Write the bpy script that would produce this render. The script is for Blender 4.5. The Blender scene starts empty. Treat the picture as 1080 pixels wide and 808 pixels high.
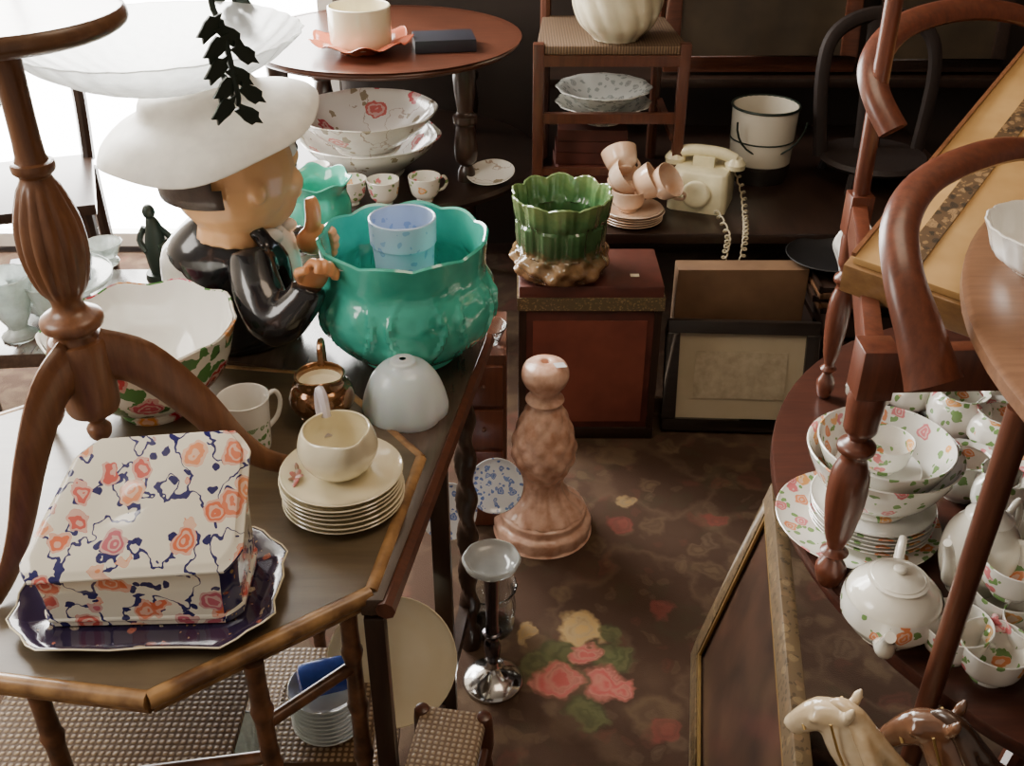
import bpy, bmesh, math, random
from math import sin, cos, pi, radians, sqrt
from mathutils import Vector, Matrix, Euler
random.seed(7)
H=1.6; F=1100.0; S=sin(radians(32)); C=cos(radians(32))
# ---------- pixel helpers ----------
def ray(u,v):
    b=(v-404)/F
    return Vector(((u-540)/F, C-S*b, -(S+C*b)))
def at(u,v,z):
    d=ray(u,v); t=(H-z)/-d.z
    return Vector((d.x*t,d.y*t,z))
def dp(u,v,t):
    d=ray(u,v); return Vector((d.x*t,d.y*t,H+d.z*t))
# ---------- geometry ----------
def cr(p,k=4):
    out=[]; n=len(p)
    for i in range(n-1):
        P0=p[max(i-1,0)];P1=p[i];P2=p[i+1];P3=p[min(i+2,n-1)]
        for j in range(k):
            t=j/k
            out.append(tuple(.5*((2*b)+(-a+c)*t+(2*a-5*b+4*c-d)*t*t+(-a+3*b-3*c+d)*t**3) for a,b,c,d in zip(P0,P1,P2,P3)))
    out.append(tuple(p[-1])); return out
def lathe(prof,n=40,mod=None):
    V=[];R=[];Fc=[]
    for i,(r,z) in enumerate(prof):
        if r<1e-5:
            R.append([len(V)]*n); V.append((0,0,z)); continue
        row=[]
        for j in range(n):
            th=2*pi*j/n
            rr,zz=(r,z) if mod is None else mod(th,r,z)
            row.append(len(V)); V.append((rr*cos(th),rr*sin(th),zz))
        R.append(row)
    for i in range(len(R)-1):
        a=R[i];b=R[i+1]
        for j in range(n):
            k=(j+1)%n
            g=[]
            for q in [a[j],a[k],b[k],b[j]]:
                if q not in g: g.append(q)
            if len(g)>2: Fc.append(g)
    return V,Fc
def vessel(outer,th=.004,fl=None,n=40,mod=None,sm=4):
    o=cr(outer,sm) if sm>1 else list(outer)
    o=[(max(r,.0005),z) for r,z in o]
    z0=o[0][1]; fl=fl or th*1.5
    inn=[(max(r-th,.001),z) for r,z in reversed(o) if z>z0+fl+.001]
    last=inn[-1][0] if inn else o[-1][0]-th
    rim=(o[-1][0]-th/2,o[-1][1]+th*.35)
    return lathe([(0,z0)]+o+[rim]+inn+[(last*.8,z0+fl),(0,z0+fl)],n,mod)
def tube(pts,rad,n=10,k=5,fl=(1,1),up=None):
    P=[Vector(p) for p in (cr(pts,k) if k>1 else pts)]
    m=len(P)
    if isinstance(rad,(list,tuple)):
        R=[]
        for i in range(m):
            x=i/(m-1)*(len(rad)-1);a=int(min(x,len(rad)-2));R.append(rad[a]*(1-(x-a))+rad[a+1]*(x-a))
    else: R=[rad]*m
    V=[];Fc=[]
    T0=(P[1]-P[0]).normalized()
    nrm=Vector(up) if up else (Vector((0,0,1)) if abs(T0.z)<.9 else Vector((1,0,0)))
    for i in range(m):
        T=(P[min(i+1,m-1)]-P[max(i-1,0)]).normalized()
        nrm=(nrm-T*nrm.dot(T)).normalized(); bi=T.cross(nrm)
        for j in range(n):
            a=2*pi*j/n
            V.append(tuple(P[i]+nrm*(cos(a)*R[i]*fl[0])+bi*(sin(a)*R[i]*fl[1])))
    for i in range(m-1):
        for j in range(n):
            k2=(j+1)%n
            Fc.append([i*n+j,i*n+k2,(i+1)*n+k2,(i+1)*n+j])
    Fc.append(list(range(n))[::-1]); Fc.append([(m-1)*n+j for j in range(n)])
    return V,Fc
def box(sx,sy,sz,c=(0,0,0)):
    x,y,z=c
    V=[(x+a*sx/2,y+b*sy/2,z+d*sz/2) for d in(-1,1) for a,b in((-1,-1),(1,-1),(1,1),(-1,1))]
    return V,[[3,2,1,0],[4,5,6,7],[0,1,5,4],[1,2,6,5],[2,3,7,6],[3,0,4,7]]
def prism(pts,z0,z1):
    n=len(pts)
    V=[(x,y,z0) for x,y in pts]+[(x,y,z1) for x,y in pts]
    return V,[list(range(n))[::-1],list(range(n,2*n))]+[[i,(i+1)%n,n+(i+1)%n,n+i] for i in range(n)]
def board(p,q,z0,z1,th):
    p=Vector(p);q=Vector(q);d=(q-p).normalized();n=Vector((-d.y,d.x))*th/2
    return prism([tuple(p-n),tuple(q-n),tuple(q+n),tuple(p+n)],z0,z1)
def ball(rx,ry=None,rz=None,c=(0,0,0),n=20):
    ry=ry or rx; rz=rz or rx
    g=lathe([(sin(pi*i/12),-cos(pi*i/12)) if 0<i<12 else (0,-cos(pi*i/12)) for i in range(13)],n)
    return [(x*rx+c[0],y*ry+c[1],z*rz+c[2]) for x,y,z in g[0]],g[1]
def join(*gs):
    V=[];Fc=[]
    for v,f in gs:
        o=len(V); V+=list(v); Fc+=[[i+o for i in q] for q in f]
    return V,Fc
def tf(g,loc=(0,0,0),rot=(0,0,0),sc=(1,1,1)):
    M=Matrix.LocRotScale(Vector(loc),Euler(rot),Vector(sc))
    return [tuple(M@Vector(v)) for v in g[0]],g[1]
def meta(o,label=None,cat=None,group=None,kind=None):
    if label:o["label"]=label
    if cat:o["category"]=cat
    if group:o["group"]=group
    if kind:o["kind"]=kind
    return o
def ob(name,g,mat,parent=None,loc=(0,0,0),rot=(0,0,0),bevel=0,label=None,cat=None,group=None,kind=None,remesh=0,smooth=True,ang=38):
    me=bpy.data.meshes.new(name); me.from_pydata([tuple(v) for v in g[0]],[],g[1])
    bm=bmesh.new(); bm.from_mesh(me)
    bmesh.ops.remove_doubles(bm,verts=bm.verts,dist=1e-6)
    bmesh.ops.recalc_face_normals(bm,faces=bm.faces)
    if bevel: bmesh.ops.bevel(bm,geom=[e for e in bm.edges if len(e.link_faces)==2 and e.calc_face_angle(0)>.5],offset=bevel,segments=2,affect='EDGES',profile=.6)
    for f in bm.faces: f.smooth=smooth
    for e in bm.edges:
        if len(e.link_faces)==2 and e.calc_face_angle(0)>radians(ang): e.smooth=False
    bm.to_mesh(me); bm.free()
    if mat: me.materials.append(mat)
    o=bpy.data.objects.new(name,me); bpy.context.scene.collection.objects.link(o)
    o.location=loc; o.rotation_euler=rot
    if parent: o.parent=parent
    if remesh:
        m=o.modifiers.new("r",'REMESH'); m.mode='VOXEL'; m.voxel_size=remesh; m.use_smooth_shade=True
        s=o.modifiers.new("s",'SMOOTH'); s.iterations=6
    return meta(o,label,cat,group,kind)
def thing(name,label,cat,loc,rot=(0,0,0),group=None):
    o=bpy.data.objects.new(name,None); o.empty_display_size=.05
    bpy.context.scene.collection.objects.link(o); o.location=loc; o.rotation_euler=rot
    return meta(o,label,cat,group)
def dup(o,loc,rot=None,label=None,scale=None):
    c=o.copy(); bpy.context.scene.collection.objects.link(c); c.location=loc
    if rot is not None: c.rotation_euler=rot
    if scale: c.scale=(scale,)*3
    if label: c["label"]=label
    for ch in [x for x in bpy.data.objects if x.parent==o]:
        d=ch.copy(); d.parent=c; bpy.context.scene.collection.objects.link(d)
    return c
# ---------- materials ----------
def newmat(name):
    m=bpy.data.materials.new(name); m.use_nodes=True
    nt=m.node_tree; b=nt.nodes["Principled BSDF"]; return m,nt,b
def L(nt,a,b): nt.links.new(a,b)
def col(c): return (c[0],c[1],c[2],1)
def coords(nt,sc=(1,1,1)):
    t=nt.nodes.new("ShaderNodeTexCoord"); mp=nt.nodes.new("ShaderNodeMapping"); mp.inputs["Scale"].default_value=sc
    L(nt,t.outputs["Object"],mp.inputs[0]); return mp.outputs[0]
def noise(nt,vec,scale,detail=3,rough=.55):
    n=nt.nodes.new("ShaderNodeTexNoise"); n.inputs["Scale"].default_value=scale; n.inputs["Detail"].default_value=detail; n.inputs["Roughness"].default_value=rough
    L(nt,vec,n.inputs["Vector"]); return n
def ramp(nt,fac,stops,const=False):
    r=nt.nodes.new("ShaderNodeValToRGB"); e=r.color_ramp.elements
    if const: r.color_ramp.interpolation='CONSTANT'
    while len(e)<len(stops): e.new(.5)
    for q,(p,c) in zip(e,stops): q.position=p; q.color=col(c)
    L(nt,fac,r.inputs[0]); return r.outputs[0]
def mth(nt,op,a,b=None,c=None):
    n=nt.nodes.new("ShaderNodeMath"); n.operation=op
    for i,x in enumerate((a,b,c)):
        if x is None: continue
        if isinstance(x,(int,float)): n.inputs[i].default_value=x
        else: L(nt,x,n.inputs[i])
    return n.outputs[0]
def mix(nt,f,a,b,bt='MIX'):
    n=nt.nodes.new("ShaderNodeMix"); n.data_type='RGBA'; n.blend_type=bt
    for i,x in ((0,f),(6,a),(7,b)):
        if isinstance(x,(int,float)): n.inputs[i].default_value=x
        elif isinstance(x,tuple): n.inputs[i].default_value=col(x)
        else: L(nt,x,n.inputs[i])
    return n.outputs[2]
def bump(nt,b,h,st=.3,d=.002):
    n=nt.nodes.new("ShaderNodeBump"); n.inputs["Strength"].default_value=st; n.inputs["Distance"].default_value=d
    L(nt,h,n.inputs["Height"]); L(nt,n.outputs[0],b.inputs["Normal"])
def plain(name,c,rough=.4,metal=0,coat=0,trans=0,c2=None,ns=20,bs=0,emit=0,ior=1.5,sss=0):
    m,nt,b=newmat(name)
    b.inputs["Roughness"].default_value=rough; b.inputs["Metallic"].default_value=metal
    b.inputs["Coat Weight"].default_value=coat; b.inputs["Coat Roughness"].default_value=.06
    b.inputs["Transmission Weight"].default_value=trans; b.inputs["IOR"].default_value=ior
    v=coords(nt); n=noise(nt,v,ns)
    c2=c2 or tuple(x*.82 for x in c)
    o=ramp(nt,n.outputs["Fac"],[(.35,c),(.68,c2)]); L(nt,o,b.inputs["Base Color"])
    if bs: bump(nt,b,n.outputs["Fac"],bs)
    if emit:
        b.inputs["Emission Color"].default_value=col(c); b.inputs["Emission Strength"].default_value=emit
    if sss: b.inputs["Subsurface Weight"].default_value=sss
    return m
def wood(name,c1,c2,rough=.3,ax=2,scale=9,coat=.25):
    m,nt,b=newmat(name); s=[9,9,9]; s[ax]=1
    v=coords(nt,tuple(s)); n=noise(nt,v,scale,5,.65)
    n2=noise(nt,coords(nt),5,2)
    o=ramp(nt,n.outputs["Fac"],[(.3,c1),(.7,c2)])
    o=mix(nt,mth(nt,'MULTIPLY',n2.outputs["Fac"],.5),o,tuple(x*.35 for x in c1))
    L(nt,o,b.inputs["Base Color"]); b.inputs["Roughness"].default_value=rough; b.inputs["Coat Weight"].default_value=coat
    b.inputs["Coat Roughness"].default_value=.2
    bump(nt,b,n.outputs["Fac"],.15,.001); return m
def floral(name,base,cols,scale=18,thr=.33,leaf=(.12,.25,.08),leafthr=.2,vine=None,vw=.02,rough=.12,coat=.6,pres=.35,dist=.02,nsc=45,lsc=1.9,rings=38):
    m,nt,b=newmat(name)
    v=coords(nt); nz=noise(nt,v,nsc,2)
    add=nt.nodes.new("ShaderNodeVectorMath"); add.operation='MULTIPLY_ADD'
    add.inputs[1].default_value=(dist,)*3
    L(nt,nz.outputs["Color"],add.inputs[0]); L(nt,v,add.inputs[2])
    pv=add.outputs[0]
    o=base
    if vine:
        n=noise(nt,pv,scale*.6,2); a=mth(nt,'ABSOLUTE',mth(nt,'SUBTRACT',n.outputs["Fac"],.5)); f=mth(nt,'LESS_THAN',a,vw)
        o=mix(nt,f,o,vine)
    vl=nt.nodes.new("ShaderNodeTexVoronoi"); vl.inputs["Scale"].default_value=scale*lsc; L(nt,pv,vl.inputs["Vector"])
    sp=nt.nodes.new("ShaderNodeSeparateColor"); L(nt,vl.outputs["Color"],sp.inputs[0])
    f=mth(nt,'MULTIPLY',mth(nt,'LESS_THAN',vl.outputs["Distance"],leafthr*1.4),mth(nt,'GREATER_THAN',sp.outputs[1],pres))
    o=mix(nt,f,o,leaf)
    vf=nt.nodes.new("ShaderNodeTexVoronoi"); vf.inputs["Scale"].default_value=scale; L(nt,pv,vf.inputs["Vector"])
    sp=nt.nodes.new("ShaderNodeSeparateColor"); L(nt,vf.outputs["Color"],sp.inputs[0])
    stops=[(i/len(cols),c) for i,c in enumerate(cols)]
    fc=ramp(nt,sp.outputs[0],stops,True)
    sh=mth(nt,'SINE',mth(nt,'MULTIPLY',vf.outputs["Distance"],rings))
    fc=mix(nt,mth(nt,'MULTIPLY',mth(nt,'GREATER_THAN',sh,.3),.45),fc,base)
    f=mth(nt,'MULTIPLY',mth(nt,'LESS_THAN',vf.outputs["Distance"],thr),mth(nt,'GREATER_THAN',sp.outputs[2],pres))
    o=mix(nt,f,o,fc)
    L(nt,o,b.inputs["Base Color"]); b.inputs["Roughness"].default_value=rough; b.inputs["Coat Weight"].default_value=coat
    b.inputs["Coat Roughness"].default_value=.05
    return m
def weave(name,c1,c2,scale=120,rough=.6,bs=.6):
    m,nt,b=newmat(name); v=coords(nt)
    ws=[]
    for d in('X','Y'):
        w=nt.nodes.new("ShaderNodeTexWave"); w.bands_direction=d; w.inputs["Scale"].default_value=scale/6.28; w.inputs["Distortion"].default_value=.9
        L(nt,v,w.inputs["Vector"]); ws.append(w.outputs["Fac"])
    h=mth(nt,'MULTIPLY',ws[0],ws[1]); n=noise(nt,v,7)
    o=ramp(nt,h,[(.05,c2),(.5,c1)]); o=mix(nt,mth(nt,'MULTIPLY',n.outputs["Fac"],.5),o,c2)
    L(nt,o,b.inputs["Base Color"]); b.inputs["Roughness"].default_value=rough; bump(nt,b,h,bs,.002); return m
def zramp(name,stops,rough=.12,ns=30,amt=.02,coat=.7,axis=2):
    m,nt,b=newmat(name); t=nt.nodes.new("ShaderNodeTexCoord"); sx=nt.nodes.new("ShaderNodeSeparateXYZ"); L(nt,t.outputs["Object"],sx.inputs[0])
    n=noise(nt,t.outputs["Object"],ns); f=mth(nt,'ADD',sx.outputs[axis],mth(nt,'MULTIPLY',mth(nt,'SUBTRACT',n.outputs["Fac"],.5),amt*2))
    z0=stops[0][0];z1=stops[-1][0]
    f=mth(nt,'DIVIDE',mth(nt,'SUBTRACT',f,z0),z1-z0)
    o=ramp(nt,f,[((p-z0)/(z1-z0),c) for p,c in stops]); L(nt,o,b.inputs["Base Color"])
    b.inputs["Roughness"].default_value=rough; b.inputs["Coat Weight"].default_value=coat; b.inputs["Coat Roughness"].default_value=.05
    return m
WHITE=(.84,.83,.78); CREAM=(.84,.77,.56)
m_white=plain("white_glaze",WHITE,.12,coat=.6,c2=(.79,.78,.73))
m_wpure=plain("bright_white_glaze",(.88,.87,.82),.1,coat=.7,c2=(.85,.84,.78))
m_cream=plain("cream_glaze",CREAM,.12,coat=.6,c2=(.82,.74,.52))
m_imari=floral("imari_porcelain",(.86,.82,.69),[(.72,.17,.08),(.80,.30,.14),(.62,.12,.10),(.74,.22,.12),(.55,.14,.18)],scale=29,thr=.46,leaf=(.02,.02,.12),leafthr=.19,vine=(.03,.03,.14),vw=.013,pres=.32,dist=.022,nsc=44,lsc=1.6,rings=34)
m_navy=floral("navy_corner",(.02,.02,.10),[(.45,.14,.06),(.5,.35,.15)],scale=70,thr=.25,leaf=(.35,.22,.1),leafthr=.12,pres=.5)
m_imarid=floral("imari_navy",(.03,.02,.05),[(.45,.14,.09),(.5,.42,.3)],scale=44,thr=.26,leaf=(.30,.18,.09),leafthr=.10,pres=.4)
m_straw=floral("strawberry_pattern",(.83,.81,.72),[(.55,.04,.06),(.8,.35,.10),(.6,.08,.14),(.5,.05,.05)],scale=17,thr=.40,leaf=(.08,.24,.06),leafthr=.34,vine=(.08,.24,.07),vw=.013,pres=.25,dist=.025)
m_basin=floral("rose_basin_pattern",(.84,.82,.76),[(.6,.10,.12),(.62,.16,.15),(.5,.10,.12)],scale=11,thr=.32,leaf=(.35,.30,.2),leafthr=.2,vine=(.5,.42,.35),vw=.006,pres=.5,dist=.03)
m_china=floral("rose_china_pattern",(.84,.82,.75),[(.78,.28,.12),(.80,.40,.14),(.7,.20,.22)],scale=30,thr=.36,leaf=(.20,.36,.12),leafthr=.25,pres=.38)
m_teal=plain("turquoise_glaze",(.08,.56,.43),.12,coat=.9,c2=(.03,.38,.29),ns=11)
m_blue=floral("blue_pot_pattern",(.50,.62,.82),[(.26,.38,.68),(.28,.42,.72)],scale=30,thr=.30,leaf=(.30,.44,.72),leafthr=.2,rough=.3,coat=.2)
m_green=zramp("majolica_glaze",[(0,(.10,.04,.018)),(.04,(.26,.15,.07)),(.07,(.12,.075,.03)),(.095,(.03,.08,.03)),(.16,(.06,.15,.055)),(.215,(.17,.25,.09))],amt=.040,ns=42)
m_pink=plain("pink_terracotta",(.82,.55,.42),.3,coat=.5,c2=(.54,.28,.18),ns=34,bs=.8)
m_milk=plain("milk_glass",(.90,.84,.83),.3,coat=.4,sss=.4,c2=(.86,.78,.78),ns=12)
m_lustre=plain("copper_lustre",(.20,.09,.035),.14,metal=.7,coat=.8,c2=(.34,.17,.06))
m_gold=plain("gold_gilding",(.5,.33,.12),.35,metal=.8)
m_glass=plain("clear_glass",(.85,.9,.9),.06,trans=1,ior=1.45)
m_dishg=plain("thick_glass",(.75,.80,.80),.12,trans=.55,ior=1.4,coat=.5)
m_frost=plain("frosted_glass",(.97,.99,.98),.5,trans=.88,ior=1.15,ns=60,bs=.5)
m_frostg=plain("pressed_glass",(.78,.86,.83),.2,trans=.6,ns=70,bs=.8)
m_pglass=plain("pale_glass",(.72,.76,.72),.15,trans=.1,coat=.5)
m_chrome=plain("chrome",(.6,.6,.6),.15,metal=1)
m_black=plain("black_paint",(.008,.007,.007),.5)
m_iron=plain("black_iron",(.018,.030,.022),.45,metal=.3)
m_skin=plain("painted_skin",(.80,.48,.24),.35,coat=.3,c2=(.76,.42,.19),ns=6)
m_hand=plain("painted_hand",(.72,.33,.14),.3,coat=.4,c2=(.66,.28,.12),ns=9)
m_hair=plain("painted_hair",(.07,.05,.042),.4,bs=.6,ns=70)
m_coat=plain("painted_black_coat",(.014,.014,.017),.2,coat=.6)
m_hat=plain("white_hat",(.9,.88,.80),.5)
m_shirt=plain("white_shirt",(.86,.85,.80),.5)
m_mah=wood("mahogany",(.14,.048,.025),(.065,.022,.013))
m_mahx=wood("mahogany_x",(.14,.046,.024),(.06,.02,.012),ax=0)
m_red=wood("red_mahogany",(.18,.055,.028),(.085,.025,.015))
m_redd=wood("dark_red_mahogany",(.095,.032,.02),(.042,.016,.012),ax=0)
m_walnut=wood("walnut",(.29,.125,.055),(.15,.057,.026),.35)
m_walnutx=wood("walnut_x",(.22,.11,.056),(.12,.055,.028),.35,ax=0)
m_dark=wood("dark_oak",(.040,.021,.014),(.02,.011,.008),.35,ax=1)
m_darkz=wood("dark_oak_upright",(.05,.025,.015),(.022,.012,.009),.3)
m_darktop=wood("dark_polished_top",(.11,.07,.05),(.055,.034,.025),.2,ax=1,coat=.5)
m_bamboo=plain("bamboo",(.44,.25,.10),.35,coat=.3,c2=(.12,.055,.022),ns=26)
m_bamboob=plain("dark_bamboo",(.20,.085,.038),.35,coat=.3,c2=(.055,.025,.013),ns=30)
m_octtop=wood("worn_table_cover",(.17,.125,.072),(.085,.06,.036),.36,ax=0,scale=4,coat=.15)
m_ratt=weave("rattan",(.48,.34,.19),(.12,.065,.03),210,.55)
m_rush=weave("rush",(.56,.45,.31),(.20,.13,.08),230,.7,.9)
m_brown=plain("brown_card",(.20,.11,.055),.7,c2=(.13,.07,.035),ns=8)
m_redle=plain("red_leather",(.12,.032,.022),.5,c2=(.07,.02,.015),ns=12,bs=.2)
m_redp=plain("faded_red_panel",(.25,.07,.046),.5,c2=(.16,.042,.03),ns=7,bs=.15)
m_phone=plain("ivory_plastic",(.84,.77,.50),.25,coat=.3)
m_yell=plain("gold_damask",(.50,.31,.12),.5,c2=(.38,.22,.075),ns=10)
m_honey=wood("honey_wood",(.34,.19,.075),(.20,.10,.04),.35,ax=0,scale=6)
m_orn=floral("dark_ornament_band",(.10,.06,.03),[(.03,.022,.014),(.30,.19,.09)],scale=60,thr=.46,leaf=(.26,.16,.07),leafthr=.25,rough=.5,coat=0,pres=.2)
m_paper=plain("tag_paper",(.84,.83,.86),.7)
m_peach=plain("peach_lustre",(.76,.50,.33),.15,coat=.7,c2=(.82,.66,.52),ns=15)
m_bluew=floral("blue_white_pattern",(.70,.74,.78),[(.12,.2,.5),(.18,.28,.58)],scale=45,thr=.35,leaf=(.14,.22,.5),leafthr=.25)
# ---------- carpet ----------
def carpet_mat():
    m,nt,b=newmat("floral_carpet"); v=coords(nt)
    nz=noise(nt,v,14,3); add=nt.nodes.new("ShaderNodeVectorMath"); add.operation='MULTIPLY_ADD'; add.inputs[1].default_value=(.09,.09,0)
    L(nt,nz.outputs["Color"],add.inputs[0]); L(nt,v,add.inputs[2]); pv=add.outputs[0]
    n1=noise(nt,v,3,4); o=ramp(nt,n1.outputs["Fac"],[(.3,(.050,.027,.017)),(.7,(.075,.043,.028))])
    # faded scrolling stems: soft-edged bands of a swirled noise
    n2=noise(nt,pv,4.5,1); a=mth(nt,'ABSOLUTE',mth(nt,'SUBTRACT',n2.outputs["Fac"],.5))
    f=mth(nt,'MAXIMUM',mth(nt,'SUBTRACT',1,mth(nt,'MULTIPLY',a,18)),0)
    o=mix(nt,mth(nt,'MULTIPLY',f,.22),o,(.19,.13,.08))
    for sc,th,am,pr_ in((7,.50,.42,.4),(13,.46,.40,.35),(24,.42,.30,.35)):
        vo=nt.nodes.new("ShaderNodeTexVoronoi"); vo.inputs["Scale"].default_value=sc; L(nt,pv,vo.inputs["Vector"])
        sp=nt.nodes.new("ShaderNodeSeparateColor"); L(nt,vo.outputs["Color"],sp.inputs[0])
        rg=mth(nt,'MULTIPLY_ADD',mth(nt,'SINE',mth(nt,'MULTIPLY',vo.outputs["Distance"],24)),.25,.65)
        edge=mth(nt,'MINIMUM',mth(nt,'MAXIMUM',mth(nt,'MULTIPLY',mth(nt,'SUBTRACT',th,vo.outputs["Distance"]),5),0),1)
        f=mth(nt,'MULTIPLY',mth(nt,'MULTIPLY',edge,mth(nt,'GREATER_THAN',sp.outputs[1],pr_)),rg)
        fc=ramp(nt,sp.outputs[0],[(0,(.18,.125,.07)),(.3,(.15,.048,.034)),(.5,(.17,.12,.075)),(.75,(.05,.046,.024))],True)
        o=mix(nt,mth(nt,'MULTIPLY',f,am),o,fc)
    def spot(o,u,v_,r,cs,am=1.0):
        p=at(u,v_,0)
        d=nt.nodes.new("ShaderNodeVectorMath"); d.operation='DISTANCE'; L(nt,pv,d.inputs[0]); d.inputs[1].default_value=(p.x+.045,p.y+.045,0)
        q=mth(nt,'DIVIDE',d.outputs["Value"],r)
        k=mth(nt,'SINE',mth(nt,'MULTIPLY_ADD',nz.outputs["Fac"],22,mth(nt,'MULTIPLY',q,9)))
        cc=ramp(nt,mth(nt,'MULTIPLY_ADD',k,.3,mth(nt,'MULTIPLY',q,.6)),cs)
        e=mth(nt,'MINIMUM',mth(nt,'MAXIMUM',mth(nt,'MULTIPLY',mth(nt,'SUBTRACT',1,q),4),0),1)
        return mix(nt,mth(nt,'MULTIPLY',e,am),o,cc)
    leafc=[(0,(.11,.12,.05)),(1,(.05,.052,.025))]
    pink=[(0,(.46,.10,.09)),(.5,(.48,.18,.14)),(1,(.19,.055,.045))]
    yel=[(0,(.50,.32,.12)),(.5,(.43,.31,.16)),(1,(.22,.14,.06))]
    dr=[(0,(.20,.05,.04)),(1,(.12,.04,.032))]
    for u,v_,r in((565,700,.042),(655,692,.042),(620,750,.048),(595,690,.05),(640,665,.035),(640,690,.04)): o=spot(o,u,v_,r,leafc,.75)
    for u,v_,r,c,am in((612,663,.052,yel,.8),(588,716,.050,pink,.8),(642,720,.050,pink,.8),(614,690,.034,pink,.8),(556,670,.024,yel,.5),(655,555,.036,dr,.7),(755,548,.028,dr,.7),(660,528,.028,yel,.4),(700,770,.032,dr,.6),(700,640,.034,dr,.6)): o=spot(o,u,v_,r,c,am)
    L(nt,o,b.inputs["Base Color"]); b.inputs["Roughness"].default_value=.95; b.inputs["Specular IOR Level"].default_value=.2
    fine=noise(nt,v,400,1); bump(nt,b,fine.outputs["Fac"],.5,.002); return m
# ---------- room ----------
m_wall=plain("dark_panelled_wall",(.022,.014,.011),.6,c2=(.03,.02,.015),ns=3)
m_floorw=wood("floorboards",(.06,.03,.018),(.03,.015,.01),.5,ax=1)
ob("floor",box(5.4,5.0,.05,(0,1.4,-.033)),m_floorw,kind="structure")
ob("carpet",box(4.6,4.2,.008,(0,1.35,-.004)),carpet_mat(),label="worn brown floral carpet with roses and scrolls",cat="carpet")
ob("wall_back",box(5.4,.1,2.9,(0,3.6,1.4)),m_wall,kind="structure")
m_side=plain("side_wall_paint",(.40,.34,.27),.7)
ob("wall_left",box(.1,5.0,2.9,(-2.65,1.1,1.4)),m_side,kind="structure")
ob("wall_right",box(.1,5.0,2.9,(2.65,1.1,1.4)),m_wall,kind="structure")
ob("ceiling",box(5.4,5.0,.1,(0,1.1,2.85)),m_side,kind="structure")
m_pane=plain("daylight_pane",(1,.99,.96),.5,emit=18)
w=meta(bpy.data.objects.new("window_1",None),kind="structure"); bpy.context.scene.collection.objects.link(w)
ob("pane",box(2.0,.02,2.4,(-1.60,3.53,1.24)),m_pane,w)
ob("frame",join(*([box(.05,.05,2.5,(x,3.5,1.28)) for x in(-2.60,-.60)]+[box(2.05,.05,.05,(-1.60,3.5,z)) for z in(.04,2.5)])),m_white,w)
# ---------- octagonal bamboo table ----------
OC=Vector((-.492,1.1505,0)); TZ=.70
T=thing("octagonal_table","octagonal bamboo side table with worn cover and rattan shelves","table",OC)
def octa(r): return [(r*cos(radians(-31+45*k)),r*sin(radians(-31+45*k))) for k in range(8)]
ob("tabletop",prism(octa(.362),TZ-.018,TZ),m_octtop,T)
o8=octa(.368)
ob("rim",join(*[tube([(o8[k][0],o8[k][1],TZ-.010),(o8[(k+1)%8][0],o8[(k+1)%8][1],TZ-.010)],.0115,10,1) for k in range(8)]+[tube([(o8[k][0]*.97,o8[k][1]*.97,TZ-.03),(o8[(k+1)%8][0]*.97,o8[(k+1)%8][1]*.97,TZ-.03)],.010,10,1) for k in range(8)]),m_bamboo,T)
def bleg(x,y,z1,r=.0125):
    pr=[(0,0)]
    z=0
    while z<z1-.02:
        pr+=[(r,z+.002),(r*.93,z+.03),(r*.93,z+.07),(r*1.2,z+.088),(r,z+.095)]; z+=.1
    pr=[p for p in pr if p[1]<z1]+[(r,z1),(0,z1)]
    return tf(lathe(pr,12),(x,y,0))
for (x,y) in((-.547,.83),(-.305,.868),(-.208,.965),(-.78,1.2),(-.62,1.43),(-.36,1.40)):
    ob("leg",bleg(x-OC.x,y-OC.y,TZ-.03),m_bamboob,T)
ob("shelf",prism([(-.24,-.28),(.16,-.27),(.31,-.17),(.31,.16),(-.25,.16)],.22,.232),m_ratt,T)
ob("shelf",prism([(-.22,-.27),(.12,-.26),(.12,-.06),(-.22,-.06)],.44,.452),m_ratt,T)
ob("shelf",prism([(.135,-.16),(.285,-.16),(.285,-.01),(.135,-.01)],.32,.332),m_ratt,T)
for a,b in(((-.055,-.32,.50),(.187,-.282,.50)),((.187,-.282,.24),(.284,-.186,.24)),((-.055,-.32,.24),(.187,-.282,.24)),((.187,-.282,.56),(.284,-.186,.56))):
    ob("rail",tube([a,b],.009,10,1),m_bamboob,T)
# ---------- dark long table ----------
D=thing("long_dark_table","dark polished wooden table with barley twist leg","table",(0,0,0))
DZ=.695
ob("tabletop",prism([(-.043,1.625),(-.0465,1.593),(-.158,.945),(-.188,.945),(-.155,1.25),(-.30,1.46),(-.60,1.56),(-1.35,1.5),(-1.40,1.86),(-.53,1.88),(-.50,2.12),(-.27,2.12),(-.22,1.74)],DZ-.028,DZ),m_darktop,D,bevel=.004)
ob("edge_moulding",tube([(-.044,1.62,DZ-.014),(-.0465,1.593,DZ-.014),(-.156,.94,DZ-.014)],.013,8,1),m_mah,D)
def twist(z1,r=.017,k=70):
    pr=[(0,0),(r*1.2,0),(r*1.2,.05)]+[(r,.055+i*(z1-.11)/60) for i in range(61)]+[(r*1.2,z1-.05),(r*1.2,z1),(0,z1)]
    return lathe(pr,16,lambda th,rr,z:((rr*(1+.28*sin(2*th+z*k)),z) if .055<=z<=z1-.055 else (rr,z)))
ob("leg",twist(DZ-.028),m_darkz,D,loc=(-.085,1.54,0),label="barley twist leg")
for x,y,s in((-.115,1.30,.03),(-.172,.955,.026),(-.29,2.08,.035),(-1.34,1.82,.035)):
    ob("leg",box(s,s,DZ-.03,(0,0,(DZ-.03)/2)),m_darkz,D,loc=(x,y,0),bevel=.003)
ob("stretcher",tf(box(.02,.62,.03),(-.135,1.25,.10),(0,0,-.14)),m_darkz,D)
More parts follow.
